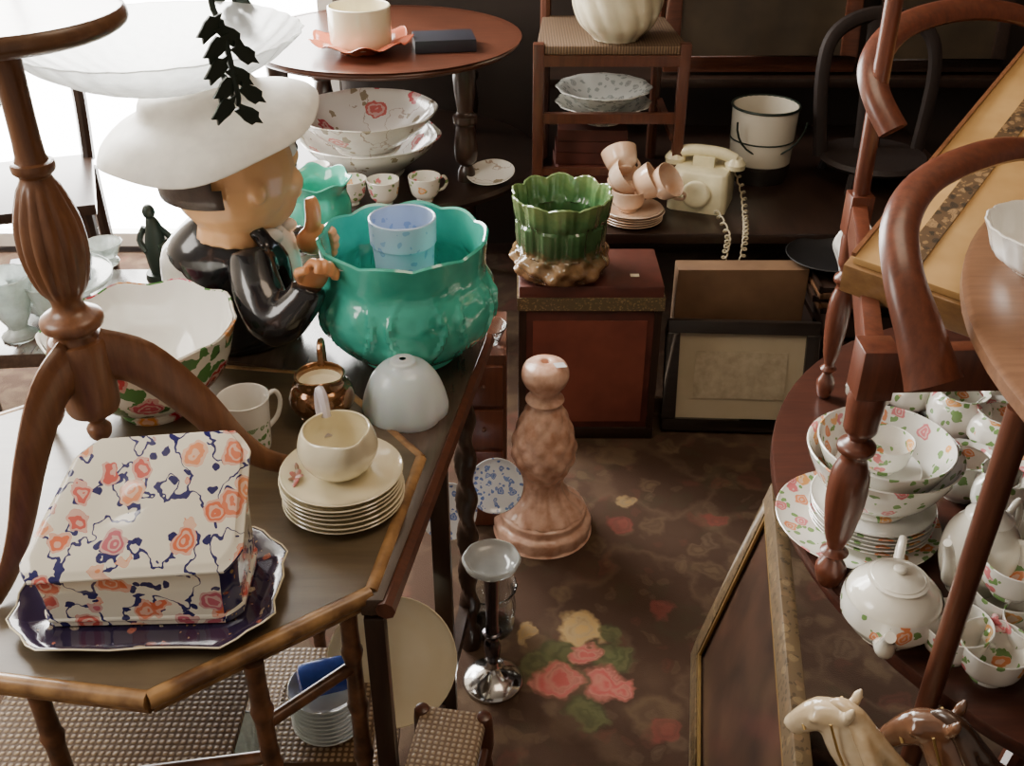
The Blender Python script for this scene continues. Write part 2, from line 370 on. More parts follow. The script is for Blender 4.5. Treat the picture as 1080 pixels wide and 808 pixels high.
# ---------- tripod stand on table ----------
P0=Vector((-.55,1.147,TZ))
T=thing("tripod_table","small walnut tripod table with turned column","table",P0)
col_pr=cr([(.0,.10),(.012,.10),(.016,.115),(.010,.125),(.024,.14),(.034,.15),(.036,.20),(.036,.245),(.028,.252),(.026,.262),(.037,.270),(.037,.282),(.022,.292),(.019,.305),(.030,.33),(.038,.37),(.036,.41),(.024,.45),(.018,.465),(.024,.472),(.024,.482),(.017,.49),(.016,.55),(.017,.60),(.022,.605),(.022,.615),(.014,.62),(0,.62)],3)
ob("column",lathe(col_pr,64,lambda th,r,z:((r*(1+.11*abs(sin(7*th))-.04),z) if .32<z<.455 else (r,z))),m_walnut,T)
for a in(12,252,132):
    a=radians(a)
    pts=[(.02,0,.225),(.07,0,.205),(.125,0,.14),(.165,0,.075),(.20,0,.035),(.235,0,.016)]
    ob("leg",tube(pts,[.038,.034,.028,.022,.018,.016],12,5,(1,.36)),m_walnut,T,rot=(0,0,a))
ob("tabletop",lathe(cr([(0,.62),(.10,.622),(.13,.63),(.135,.64),(.13,.65),(.12,.646),(0,.646)],3),48),m_walnutx,T)
# ---------- cheese dish ----------
T=thing("cheese_dish","covered cheese dish with red, navy and gold floral pattern","dish",(-.437,.946,TZ),(0,0,.03))
def outline(w,d,c,skew=0):
    pts=[]
    cs=[(w/2,-d/2),(w/2,d/2),(-w/2+skew,d/2),(-w/2,-d/2)]
    m=len(cs)
    for i in range(m):
        p=Vector(cs[i]);a=Vector(cs[i-1]);b=Vector(cs[(i+1)%m])
        e1=p+(a-p).normalized()*c; e2=p+(b-p).normalized()*c
        for t in(0,.25,.5,.75,1):
            q=e1*(1-t)**2+(p*.2+(e1+e2)*.4)*2*t*(1-t)+e2*t*t
            pts.append(q)
        b2=b+(p-b).normalized()*c
        for t in(.2,.4,.6,.8): pts.append(e2*(1-t)+b2*t)
    return pts
def loft(levels):
    V=[];n=len(levels[0]);Fc=[]
    for l in levels: V+=l
    for i in range(len(levels)-1):
        for j in range(n): Fc.append([i*n+j,i*n+(j+1)%n,(i+1)*n+(j+1)%n,(i+1)*n+j])
    Fc.append(list(range(n))[::-1]); Fc.append([(len(levels)-1)*n+j for j in range(n)])
    return V,Fc
lv=[]
for s,zr in((.94,0),(.94,.06),(.965,.09),(.965,.12),(.945,.15),(.955,.5),(.985,.88),(1.04,.91),(1.05,.935),(1.045,.955),(.99,.975),(.97,.995),(.94,1.0),(.5,1.005),(.2,1.005)):
    o=outline(.250,.130,.019,skew=.06)
    lv.append([(q.x*s,q.y*s,.014+(zr*(.086+.098*(q.y*s/.13+.5)+.015*(q.x/.25)))) for q in o])
cv=ob("cover",loft(lv),m_imari,T,ang=24)
cv.data.materials.append(m_navy)
for f in cv.data.polygons:
    n=f.normal
    if abs(n.z)<.5 and abs(n.x)>.33 and abs(n.y)>.33: f.material_index=1
lv=[]
for s,z in((.80,0),(.85,.004),(1,.014),(1.03,.02),(1.0,.021),(.9,.012),(.5,.010)):
    o=outline(.30,.205,.05)
    lv.append([(q.x*s*(1+.018*sin(i*2.1)),q.y*s*(1+.018*cos(i*2.1)),z) for i,q in enumerate(o)])
ob("plate",loft(lv),m_imarid,T,ang=60)
o=outline(.30,.205,.05)
ob("gilt_edge",tube([(q.x*1.03*(1+.018*sin(i*2.1)),q.y*1.03*(1+.018*cos(i*2.1)),.0205) for i,q in enumerate(o)]+[(o[0].x*1.03,o[0].y*1.03*1.018,.0205)],.0012,6,1),m_cream,T)
# ---------- strawberry bowl ----------
p=at(152,440,TZ)
sb=cr([(.055,0),(.058,.008),(.052,.012),(.085,.035),(.118,.075),(.132,.12),(.142,.150)],5)
T=thing("fruit_bowl","large cream bowl with strawberry fruit and leaf pattern","bowl",(p.x+.012,p.y+.03,TZ))
wob=lambda th,r,z:(r*(1+.02*cos(9*th)*(z/.15)),z+(.004*cos(9*th) if z>.12 else 0))
ob("body",vessel(sb,.004,.02,54,wob,1),m_straw,T)
inn=[(0,.0215)]+[(r-.0055,z) for r,z in sb if z>.022]
ob("lining",lathe(inn,54,wob),m_wpure,T)
# ---------- tankard ----------
p=at(264,470,TZ)
r,h=.037,.086
mg=thing("mug","white tapered mug with printed green foliage","cup",(p.x,p.y,TZ),(0,0,radians(35)))
ob("body",vessel([(r*.84,0),(r*.86,.004),(r*.88,h*.15),(r*.93,h*.5),(r,h*.9),(r*1.04,h)],.0025,.005,36,None,3),m_wpure,mg)
ob("handle",tube([(r*.92,0,h*.86),(r*1.3,0,h*.92),(r*1.5,0,h*.72),(r*1.3,0,h*.42),(r*.88,0,h*.26)],r*.10,8,4),m_wpure,mg)
pd=[(.0345*cos(a)*(1+k*.045),.0345*sin(a)*(1+k*.045),.010+.040*k) for k in(0,1) for a in [radians(-140+i*6) for i in range(16)]]
ob("printed_picture",(pd,[[i,i+1,i+17,i+16] for i in range(15)]),floral("foliage_print",(.86,.85,.80),[(.18,.33,.14),(.2,.30,.16)],scale=62,thr=.48,leaf=(.15,.3,.10),leafthr=.3,pres=.25),mg)
# ---------- copper lustre jug ----------
p=at(342,440,TZ)
T=thing("lustre_jug","small brown copper lustre jug with cream interior","jug",(p.x,p.y,TZ),(0,0,radians(95)))
jp=[(.030,0),(.034,.004),(.028,.010),(.044,.022),(.050,.038),(.046,.055),(.036,.066),(.038,.078)]
lip=lambda th,r,z:(r*(1+(.28*max(0,cos(th-pi))**6 if z>.064 else 0)),z+(.01*max(0,cos(th-pi))**4 if z>.064 else 0))
ob("body",vessel(jp,.003,.006,40,lip,4),m_lustre,T)
ob("milky_lining",lathe([(0,.060),(.03,.060),(.036,.074)],32),m_cream,T)
ob("handle",tube([(.034,0,.072),(.046,0,.100),(.066,0,.098),(.070,0,.07),(.060,0,.045),(.046,0,.03)],.0055,8,4),m_lustre,T)
# ---------- milk glass shade ----------
p=at(427,440,DZ)
def petal(th,r,z): 
    k=max(0,1-z/.05); return (r*(1+.07*k*abs(cos(3*th))),z)
ob("glass_lampshade",vessel([(.062,0),(.064,.012),(.061,.035),(.053,.058),(.038,.078),(.023,.086),(.019,.092),(.008,.094)],.003,.004,60,petal,3),m_milk,loc=(p.x,p.y+.02,DZ),label="white milk glass tulip lampshade with fluted petals",cat="lampshade")
# ---------- saucers and creamer ----------
ps=at(364,530,TZ)
def plate_g(r,h=.016,th=.003): return vessel([(r*.55,0),(r*.56,.003),(r*.62,.004),(r*.85,h*.6),(r,h)],th,.004,44,None,3)
for i in range(7):
    o=ob("saucer",plate_g(.083,.014),m_cream,loc=(ps.x+random.uniform(-.002,.002),ps.y+random.uniform(-.002,.002),TZ+i*.0072),label="cream saucer in a stack on table",cat="saucer",group="cream saucers on the table")
gs=[tf(ball(.007,.0045,.0008,n=10),(-.060+.004*cos(i*1.3),-.012+.008*sin(i*1.3),.0098),(0,-.25,i*1.26)) for i in range(5)]+[tf(ball(.010,.003,.0008,n=10),(-.058,-.028,.0098),(0,-.2,1.2)),tf(ball(.009,.003,.0008,n=10),(-.062,.008,.0102),(0,-.2,1.9))]
ob("flower_spray",join(*gs),plain("flower_print",(.5,.12,.12),.3,c2=(.2,.16,.08),ns=60),o)
zt=TZ+6*.0072+.005
T=thing("creamer_jug","cream porcelain creamer jug standing on saucers","jug",(ps.x-.004,ps.y+.010,zt),(0,0,radians(115)))
lip=lambda th,r,z:(r*(1+(.42*max(0,cos(th-pi))**10*(z/.068)**2)),z+.010*max(0,cos(th-pi))**6*(z/.068)**2)
ob("body",vessel([(.028,0),(.032,.003),(.046,.017),(.054,.037),(.051,.056),(.046,.068)],.003,.005,72,lip,4),m_cream,T)
ob("handle",tube([(.045,0,.060),(.055,0,.086),(.072,0,.086),(.080,0,.055),(.068,0,.032),(.048,0,.022)],.007,8,4),plain("lilac_glaze",(.76,.70,.78),.2,coat=.5),T)
# ---------- turquoise jardiniere ----------
p=at(432,375,DZ)
T=thing("jardiniere","large turquoise glazed jardiniere with frilled rim","planter",(p.x,p.y+.01,DZ),(0,0,.2))
prof=[(.072,0),(.082,.006),(.078,.014),(.112,.035),(.138,.070),(.146,.105),(.141,.138),(.133,.158),(.132,.175),(.134,.195),(.137,.214)]
def jm(th,r,z):
    k=0
    if .03<z<.17:
        w=sin((z-.03)/.14*pi)
        c_=abs(cos(4*th))
        k=.02*w*c_**.5+.034*w*(1 if abs(c_-.62-.25*sin(z*40))<.12 else 0)+.026*w*max(0,sin(16*th))*max(0,sin(z*110))
    if z>.17: k+=.012*cos(10*th)*(z-.17)/.05
    zz=z+(.0065*abs(cos(5*th))*(z-.19)/.024 if z>.19 else 0)
    return r*(1+k),zz
ob("body",vessel(prof,.007,.05,216,jm,8),m_teal,T)
ob("price_tag",tf(box(.028,.002,.018),(-.10,-.085,.200),(.5,0,-.7)),m_paper,T)
ob("plant_pot",vessel([(.036,0),(.038,.003),(.046,.09),(.050,.148),(.053,.153),(.054,.194)],.004,.02,48,lambda th,r,z:(r*(1+.006*cos(24*th)),z),2),m_blue,loc=(p.x,p.y+.01,DZ+.0555),label="light blue ribbed plant pot inside turquoise jardiniere",cat="plant pot")
q=at(338,252,DZ)
ob("green_planter",vessel([(.045,0),(.05,.01),(.066,.04),(.07,.08),(.062,.11),(.075,.135)],.005,.02,64,lambda th,r,z:(r*(1+.04*cos(7*th)*(z/.13)),z+(.005*cos(7*th) if z>.11 else 0)),4),m_teal,loc=(q.x,q.y,DZ),label="small turquoise frilled planter behind statue",cat="planter")
# ---------- waiter statue ----------
sx,sy=-.475,1.60
W=thing("waiter_statue","painted waiter statue with white hat and black coat","statue",(sx,sy,DZ))
to=[(0,0),(.088,0),(.092,.04),(.088,.10),(.094,.15),(.090,.19),(.062,.222),(.035,.24),(0,.245)]
torso=tf(lathe(cr(to,3),28),(0,0,0),(0,0,.3),(1.08,.78,1))
ra=tube([(.055,-.075,.190),(.075,-.125,.15),(.105,-.16,.115),(.15,-.155,.155),(.162,-.15,.178)],[.038,.042,.040,.031,.029],12,4)
la=tube([(-.05,.07,.195),(.02,.11,.13),(.09,.09,.14),(.115,.03,.175)],[.036,.038,.03,.024],12,4)
lap=tube([(.06,-.06,.235),(.095,-.05,.18),(.10,-.02,.10)],[.014,.018,.01],8,4)
ob("coat",join(torso,ra,la,lap),m_coat,W,remesh=.0065)
ob("shirt_front",tf(tube([(.065,-.025,.235),(.098,-.03,.19),(.108,-.03,.12),(.105,-.03,.05)],[.026,.030,.026,.022],14,4,(.5,1)),(0,.02,0)),m_shirt,W)
ob("waistcoat",tf(lathe(cr([(.04,.215),(.088,.18),(.098,.12),(.094,.04),(.088,.0)],3),28),(-.028,.006,0),(0,0,.3),(.92,.80,.98)),plain("grey_satin",(.62,.61,.58),.3,coat=.4),W)
ob("bow_tie",join(ball(.022,.012,.014,(.085,-.048,.214)),ball(.022,.012,.014,(.098,.0,.214)),ball(.010,.010,.010,(.092,-.024,.216))),m_shirt,W)
def hand(parent,loc,rot,s=1,fl=1,up=False):
    gs=[ball(.020*s,.013*s,.022*s,(0,0,.014*s))]
    lk=.62 if up else .8
    for i,(x,l) in enumerate(((-.013,.034),(-.0045,.040),(.0045,.037),(.013,.029))):
        x*=s;l*=s*lk
        gs.append(tube([(x,0,.024*s),(x*1.05,-.004*s,.024*s+l*.45),(x*1.05,-.016*s,.024*s+l*.65),(x*1.0,-.024*s,.024*s+l*.35)],[.0064*s,.0062*s,.0058*s,.005*s],8,3))
    if up: gs.append(tube([(-.012*s,0,.012*s),(-.028*s,.0,.018*s),(-.046*s,.002*s,.019*s),(-.056*s,.004*s,.018*s)],[.0095*s,.0105*s,.0100*s,.007*s],10,3))
    else: gs.append(tube([(-.014*s*fl,0,.008*s),(-.026*s*fl,-.008*s,.020*s),(-.024*s*fl,-.018*s,.032*s)],[.0075*s,.007*s,.0055*s],8,3))
    return ob("hand",join(*gs),m_hand,parent,loc,rot,remesh=.0022)
hand(W,(.158,-.148,.176),(.3,.5,.6),1.25)
hand(W,(.128,-.012,.188),(0,radians(88),radians(20)),1.3,1,True)
Hd=[ball(.086,.084,.094,(0,0,0)),ball(.062,.064,.054,(.026,0,-.046)),ball(.02,.034,.016,(.078,0,-.055))]
Hd+=[tube([(.074,0,.02),(.096,0,-.012),(.084,0,-.020)],[.009,.015,.010],10,3),ball(.010,.010,.008,(.086,.011,-.018)),ball(.010,.010,.008,(.086,-.011,-.018))]
Hd+=[ball(.012,.007,.016,(-.014,s*.084,-.010)) for s in(-1,1)]+[ball(.030,.026,.026,(.052,s*.040,-.028)) for s in(-1,1)]
Hd+=[tube([(-.01,0,-.06),(-.02,0,-.100)],[.044,.048],14,2)]
hs=1.17
def hg(g): return tf(g,(0,0,0),(0,0,0),(hs,hs,hs))
hr=radians(46); hl=(.030,-.022,.320); hsx=(0,-.05,hr)
ob("head",hg(join(*Hd)),m_skin,W,hl,hsx,remesh=.0045)
for s in(-1,1):
    e=ob("eye",hg(ball(.011,.011,.013,(.076,s*.030,.012))),m_hat,W,hl,hsx)
    ob("pupil",hg(ball(.005,.006,.007,(.085,s*.031,.012))),m_black,e)
    ob("eyebrow",hg(tube([(.080,s*.014,.036),(.079,s*.03,.042),(.068,s*.045,.036)],.003,6,4)),m_hair,W,hl,hsx)
ob("mouth",hg(tube([(.086,.022,-.042),(.096,0,-.048),(.086,-.022,-.042)],[.002,.005,.002],8,4)),plain("red_lips",(.5,.10,.08),.3),W,hl,hsx)
hair=lathe([(sin(a)*.092,cos(a)*.098) for a in [i*pi/24 for i in range(0,14)]],48)
hair=([(x-.004,y*.99,z) for x,y,z in hair[0]],[f for f in hair[1] if sum(hair[0][i][0] for i in f)/len(f)+.15*sum(hair[0][i][2] for i in f)/len(f)<-.058])
o=ob("hair",hg(tf(hair,(0,0,-.006))),m_hair,W,hl,hsx); s_=o.modifiers.new("s","SOLIDIFY"); s_.thickness=.004; s_.offset=1
def hatm(th,r,z): 
    return r*(1+.02*sin(3*th)),z+(.010*sin(2*th+.6)+.004*sin(5*th))*max(0,(r-.08)/.09)
ob("hat",lathe(cr([(0,.054),(.06,.052),(.084,.042),(.096,.022),(.112,.012),(.140,.000),(.166,-.018),(.175,-.029),(.178,-.035),(.173,-.036),(.166,-.027),(.140,-.008),(.112,.003),(.095,.004),(.090,.018),(.078,.037),(.055,.046),(.0,.048)],3),72,hatm),m_hat,W,(-.004,-.015,.406),(0.05,-.19,0))
# ---------- pendant bowl light ----------
T=thing("pendant_light","hanging frosted pressed glass bowl light with black hooks","lamp",(-.492,1.475,1.247))
def pm(th,r,z): return r*(1+.010*cos(30*th)+.008*sin(7*th+z*60)),z
ob("glass_bowl",vessel([(.02,-.076),(.06,-.072),(.12,-.053),(.17,-.026),(.200,0)],.004,.005,120,pm,4),m_frost,T)
def leafplate(l,wd):
    pts=[]
    for i in range(12):
        a=2*pi*i/12; rr=1+.22*cos(5*a)
        pts.append((l*cos(a)*rr*.5,wd*sin(a)*rr*.5))
    return prism(pts,-.002,.002)
for a in(-48,72,192):
    a=radians(a); x,y=.200*cos(a),.200*sin(a); tx,ty=-sin(a),cos(a)
    gs=[tube([(x*.92,y*.92,-.02),(x*1.07,y*1.07,-.050),(x*1.05,y*1.05,-.01),(x*.99,y*.99,.05),(x*.8,y*.8,.20),(0,0,1.5)],.004,6,3)]
    for i in range(10):
        t=i/9; kk=.004+.018*abs(sin(i*.75+.4)); sg=(-1)**i
        gs.append(tf(leafplate(.040,.020),(x*(1.08-.07*t)+tx*kk*sg,y*(1.08-.07*t)+ty*kk*sg,-.065+.110*t),(pi/2,.7*sg,a+pi/2)))
    ob("hook",join(*gs),m_iron,T)
ob("ceiling_rose",lathe([(0,1.49),(.05,1.495),(.06,1.553),(0,1.553)],24),m_iron,T)
# ---------- left clutter ----------
p=at(170,292,DZ)
fg=tube([(0,0,.0),(0,0,.045),(.004,0,.09),(0,0,.115)],[.016,.022,.017,.008],10,3)
ob("bronze_figurine",join(lathe([(0,0),(.028,0),(.026,.012),(0,.012)],20),tf(fg,(0,0,.01)),ball(.012,.012,.015,(0,0,.136)),tube([(.014,0,.105),(.03,.004,.08),(.012,-.015,.07)],.006,8,3),tube([(-.014,0,.105),(-.026,-.004,.08),(-.012,-.015,.06)],.006,8,3)),m_iron,loc=(p.x,p.y,DZ),label="small dark bronze standing figurine",cat="figurine")
pv_=lambda th,r,z:(r*(1+.06*abs(cos(8*th))),z)
for u,v,r,h,l in((22,395,.034,.12,"tall pressed glass celery vase"),(62,392,.028,.10,"short pressed glass vase on table"),(112,318,.030,.045,"small frosted glass dish")):
    p=at(u,v-40,DZ)
    ob("glass_vase",vessel([(r*.8,0),(r*.85,.006),(r*.45,.02),(r*.8,h*.4),(r,h*.7),(r*1.25,h)],.003,.006,48,pv_,3),m_frostg,loc=(p.x,p.y,DZ),label=l,cat="vase",group="pressed glass on the dark table")
p=at(62,318,DZ)
T=thing("cake_stand","pressed glass cake stand holding a dark box","cake stand",(p.x,p.y,DZ))
ob("plate",lathe(cr([(0,.04),(.095,.042),(.105,.050),(.105,.054),(.095,.048),(0,.046)],3),48),m_frostg,T)
ob("foot",vessel([(.055,0),(.05,.006),(.018,.02),(.02,.039)],.004,.005,32,pv_,3),m_frostg,T)
ob("flat_case",box(.14,.09,.022,(0,0,.011)),plain("navy_leather",(.035,.045,.08),.35),loc=(p.x,p.y,DZ+.0545),rot=(0,0,.3),bevel=.003,label="dark navy flat case on glass cake stand",cat="case")
T=thing("dark_side_chair","dark wooden chair silhouetted against the bright window","chair",(-1.30,2.6,0),(0,0,.3))
for x,y in((-.17,-.17),(.17,-.17),(-.17,.17),(.17,.17)): ob("leg",tube([(x,y,0),(x*1.02,y*1.02,.3),(x,y,.56)],[.013,.018,.02],8,3),m_darkz,T)
ob("seat",prism([(-.2,-.2),(.2,-.2),(.18,.2),(-.18,.2)],.56,.59),m_darkz,T,bevel=.006)
ob("backrest",tube([(-.17,.18,.58),(-.18,.2,.80),(-.15,.25,.98),(.15,.25,.98),(.18,.2,.80),(.17,.18,.58)],.018,8,4),m_darkz,T)
# ---------- two tier round table ----------
R0=Vector((-.371,3.10,0))
T=thing("two_tier_table","round two tier mahogany table with turned legs","table",R0)
ob("tabletop",lathe(cr([(0,.825),(.34,.825),(.385,.832),(.395,.842),(.385,.852),(.37,.850),(0,.850)],2),72),m_mahx,T)
ob("shelf",lathe([(0,.475),(.45,.475),(.455,.488),(.45,.50),(0,.50)],72),m_dark,T)
lg=cr([(0,0),(.018,0),(.022,.06),(.016,.10),(.026,.44),(.026,.475),(.026,.5),(.024,.53),(.016,.545),(.030,.56),(.034,.60),(.026,.66),(.034,.67),(.034,.69),(.022,.70),(.030,.76),(.030,.825),(0,.825)],2)
for x,y in((.24,-.23),(.23,.21),(-.23,.21),(-.30,-.10)):
    ob("leg",lathe(lg,20),m_darkz,T,loc=(x,y,0))
gb=vessel([(.09,0),(.095,.008),(.088,.012),(.14,.05),(.18,.085),(.196,.11),(.204,.115)],.006,.012,64,lambda th,r,z:(r*(1+.012*cos(8*th)*(z/.11)),z),4)
bz=ob("wash_basin",gb,m_basin,loc=(-.41,2.93,.50),label="large white wash basin with red roses, lower",cat="basin",group="wash basins on round table")
dup(bz,(-.415,2.925,.575),(0,0,1.0),"large white wash basin with red roses, stacked above")
def cup(loc,r,h,mat,label,rot=0,group=None,tilt=(0,0)):
    T=thing("teacup",label,"cup",loc,(tilt[0],tilt[1],rot),group)
    ob("body",vessel([(r*.5,0),(r*.52,.004),(r*.48,.007),(r*.8,h*.3),(r*.93,h*.65),(r,h)],.0022,.005,36,None,4),mat,T)
    ob("handle",tube([(r*.92,0,h*.78),(r*1.3,0,h*.85),(r*1.5,0,h*.6),(r*1.25,0,h*.35),(r*.82,0,h*.32)],r*.07+.001,8,4),mat,T)
    return T
cs=cup((-.24,2.715,.5),.045,.07,m_china,"white floral teacup beside wash basins",.5,"cups on the round table")
dup(cs,(-.35,2.69,.5),(0,0,2)); dup(cs,(-.44,2.695,.5),(0,0,4)) 
ob("china_vase",vessel([(.03,0),(.035,.01),(.045,.04),(.025,.08),(.035,.10)],.003,.006,36,None,4),m_white,loc=(-.53,2.72,.5),label="small white china vase near wash basins",cat="vase")
ob("display_plate",plate_g(.07,.014),m_basin,loc=(-.06,2.86,.515),rot=(radians(12),0,radians(-25)),label="floral plate with gilt edge beside turned leg",cat="plate")
p=at(388,40,.85)
T=thing("crock_in_dish","pink frilled glass dish holding cream crock","dish",(p.x,p.y-.14,.85))
ob("frilled_dish",vessel([(.06,0),(.07,.01),(.11,.03),(.14,.035)],.004,.006,64,lambda th,r,z:(r*(1+.05*cos(9*th)),z+.008*cos(9*th)*(r/.13)),3),plain("pink_glass",(.78,.26,.14),.1,trans=.2,c2=(.62,.13,.07),ns=8),T)
ob("crock",vessel([(.07,.012),(.085,.03),(.085,.12)],.005,.01,40,None,2),m_cream,T)
ob("dark_case",box(.17,.12,.035,(0,0,.0175)),plain("dark_leatherette",(.02,.02,.028),.4),loc=(-.19,2.97,.85),rot=(0,0,.15),bevel=.004,label="dark leatherette case on round table",cat="case")
# ---------- back low table, chair, contents ----------
T=thing("low_dark_table","low dark table covered with black cloth","table",(0,0,0))
ob("tabletop",box(1.25,.92,.03,(.72,3.06,.435)),m_dark,T,bevel=.005)
for x,y in((.14,2.64),(1.30,2.64),(.14,3.48),(1.30,3.48)): ob("leg",box(.04,.04,.42,(x,y,.21)),m_darkz,T)
T=thing("rush_chair","wooden chair with woven seat standing on low table","chair",(.270,3.03,.45))
for s in(-1,1):
    ob("leg",box(.03,.03,.44,(s*.198,-.17,.22)),m_mah,T,bevel=.004)
    ob("back_post",tube([(s*.17,.17,0),(s*.17,.17,.43),(s*.17,.21,.9)],.016,8,3),m_mah,T)
ob("seat",prism([(-.205,-.18),(.205,-.18),(.18,.18),(-.18,.18)],.41,.435),weave("cane_seat",(.22,.14,.075),(.07,.04,.022),260,.6),T,bevel=.008)
for g in(box(.37,.022,.03,(0,-.172,.395)),box(.34,.022,.03,(0,.17,.395))): ob("seat_rail",g,m_mah,T)
for g in(box(.37,.018,.028,(0,-.17,.235)),box(.37,.018,.02,(0,-.17,.08)),tf(box(.018,.34,.02),(-.185,0,.18)),tf(box(.018,.34,.02),(.185,0,.18))): ob("stretcher",g,m_mah,T)
ob("cream_planter",vessel([(.06,0),(.066,.008),(.098,.04),(.115,.08),(.122,.12),(.130,.15)],.005,.01,120,lambda th,r,z:(r*(1+.045*abs(sin(7*th+z*22))),z),5),m_cream,loc=(.285,2.93,.886),label="cream swirl fluted planter on woven chair seat",cat="planter")
for i in range(5):
    bk=thing("book","old brown leather bound book in a stack","book",(.23+random.uniform(-.01,.01),3.02,.4505+i*.0345),(0,0,random.uniform(-.08,.08)),"books under the chair")
    ob("cover",join(box(.20,.15,.003,(0,0,.0015)),box(.20,.15,.003,(0,0,.0315)),box(.004,.15,.032,(-.1,0,.0165)),box(.20,.003,.03,(0,-.0745,.0165))),m_redle,bk)
    ob("pages",box(.192,.144,.026,(.001,.002,.0165)),m_paper,bk)
gt=vessel([(.055,0),(.06,.006),(.095,.03),(.128,.055),(.138,.058)],.004,.008,56,lambda th,r,z:(r*(1+.02*cos(12*th)*(z/.058)),z),4)
m_grey=floral("grey_transfer",(.66,.65,.59),[(.3,.32,.3),(.35,.35,.32)],scale=30,thr=.32,leaf=(.38,.4,.36),leafthr=.25,pres=.3)
b_=ob("serving_bowl",gt,m_grey,loc=(.265,3.0,.632),label="white bowl with grey transfer pattern on books",cat="bowl",group="bowls on the books")
dup(b_,(.265,3.0,.675),(0,0,1))
p=at(668,236,.45)
for i in range(5): ob("gilt_saucer",plate_g(.084,.013),m_peach,loc=(p.x+random.uniform(-.004,.004),p.y+.02,.45+i*.007),label="peach lustre saucer in stack",cat="saucer",group="peach lustre saucers")
zc=.45+4*.007+.005
c0=cup((p.x-.015,p.y+.02,zc),.050,.062,m_peach,"peach lustre teacup lying in a pile",2.5,"peach lustre teacups",(0,0))
dup(c0,(p.x+.0,p.y+.03,zc+.057),(1.0,.3,1.2)); dup(c0,(p.x-.03,p.y+.05,zc+.10),(-.8,.4,.6)); dup(c0,(p.x+.055,p.y+.03,zc+.055),(.6,.7,.2)); dup(c0,(p.x-.055,p.y+.05,zc+.06),(.5,-.7,2))
# telephone
p=at(738,214,.45)
T=thing("telephone","ivory vintage telephone with coiled cord","telephone",(p.x,p.y,.4505),(0,0,-.35))
lv=[]
for s,z,dy in((1,0,0),(1.0,.04,0),(.97,.08,.003),(.93,.105,.006),(.90,.11,.008)):
    lv.append([(q.x*s,q.y*s*.9+dy,z) for q in outline(.165,.17,.015)])
ob("body",loft(lv),m_phone,T,ang=60)
ob("dial",tf(lathe(cr([(0,0),(.036,0),(.038,.005),(.030,.008),(0,.006)],2),32),(0,-.080,.055),(radians(85),0,0)),m_phone,T)
ob("handset",join(tube([(-.085,.02,.132),(-.05,.02,.145),(0,.02,.148),(.05,.02,.145),(.085,.02,.132)],[.016,.017,.017,.017,.016],12,4),tf(lathe([(0,0),(.028,0),(.030,.014),(.018,.03),(0,.03)],20),(-.085,.02,.107)),tf(lathe([(0,0),(.028,0),(.030,.014),(.018,.03),(0,.03)],20),(.085,.02,.107)),box(.06,.05,.03,(0,.02,.122))),m_phone,T)
pts=[]
path=cr([(.09,.02,.11),(.115,-.02,.04),(.10,-.15,.02),(.085,-.24,.012),(.078,-.268,-.04),(.066,-.268,-.14),(.045,-.268,-.165),(.028,-.268,-.13),(.030,-.268,-.04),(.035,-.25,.01),(.03,-.10,.015)],20)
Mi=Matrix.Rotation(.35,3,'Z')
for i,q in enumerate(path):
    a=i*1.25; pts.append(tuple(Mi@Vector((q[0]+.007*cos(a),q[1]+.002*sin(a),q[2]+.007*sin(a)))))
ob("cord",tube(pts,.0024,6,2),plain("aged_cord",(.55,.48,.32),.5),T)
# bucket
p=at(795,180,.45)
T=thing("enamel_bucket","cream enamel bucket with thin dark bands","bucket",(p.x,p.y-.05,.4505))
hgt=.22
ob("body",vessel([(.085,0),(.09,.02),(.094,.12),(.098,hgt)],.004,.008,40,None,1),zramp("bucket_enamel",[(0,(.02,.018,.016)),(.055,(.03,.026,.022)),(.058,(.60,.55,.43)),(.22,(.72,.67,.56))],amt=.001),T)
ob("rim",tube([(.098*cos(i*pi/16),.098*sin(i*pi/16),hgt) for i in range(33)],.004,8,1),m_iron,T)
ob("band",tube([(.0945*cos(i*pi/16),.0945*sin(i*pi/16),.125) for i in range(33)],.0025,6,1),m_iron,T)
ob("bail_handle",tube([(.1*cos(a),.1*sin(a)*.2-.10,hgt-.02-.11*abs(sin(a))) for a in [i*pi/14 for i in range(15)]],.003,6,1),m_iron,T)
# ---------- trunk ----------
tx0,tx1=.018,.372; ty0,ty1=2.28,2.50
T=thing("wooden_trunk","dark red leather covered box with studded brass band","trunk",((tx0+tx1)/2,(ty0+ty1)/2,0))
ob("body",box(.346,.21,.36,(0,0,.20)),m_redle,T,bevel=.006)
ob("front_panel",box(.285,.004,.300,(0,-.1065,.205)),m_redp,T)
ob("lid",box(.356,.222,.06,(0,0,.423)),m_redle,T,bevel=.006)
mb=floral("brass_band",(.12,.09,.05),[(.32,.23,.11),(.22,.15,.07)],scale=90,thr=.3,leaf=(.28,.2,.09),leafthr=.25,rough=.4)
for g in(box(.362,.006,.035,(0,-.112,.405)),box(.006,.226,.035,(-.179,0,.405)),box(.006,.226,.035,(.179,0,.405))): ob("edge_band",g,mb,T)
for a in(-1,1):
    for b in(-1,1): ob("corner_post",box(.018,.018,.40,(a*.168,b*.1,.20)),m_darkz,T)
ob("base_board",box(.358,.22,.035,(0,0,.0175)),m_dark,T,bevel=.004)
ob("price_sticker",box(.022,.015,.001,(.11,-.05,.4535)),m_cream,T)
p=at(592,288,.453)
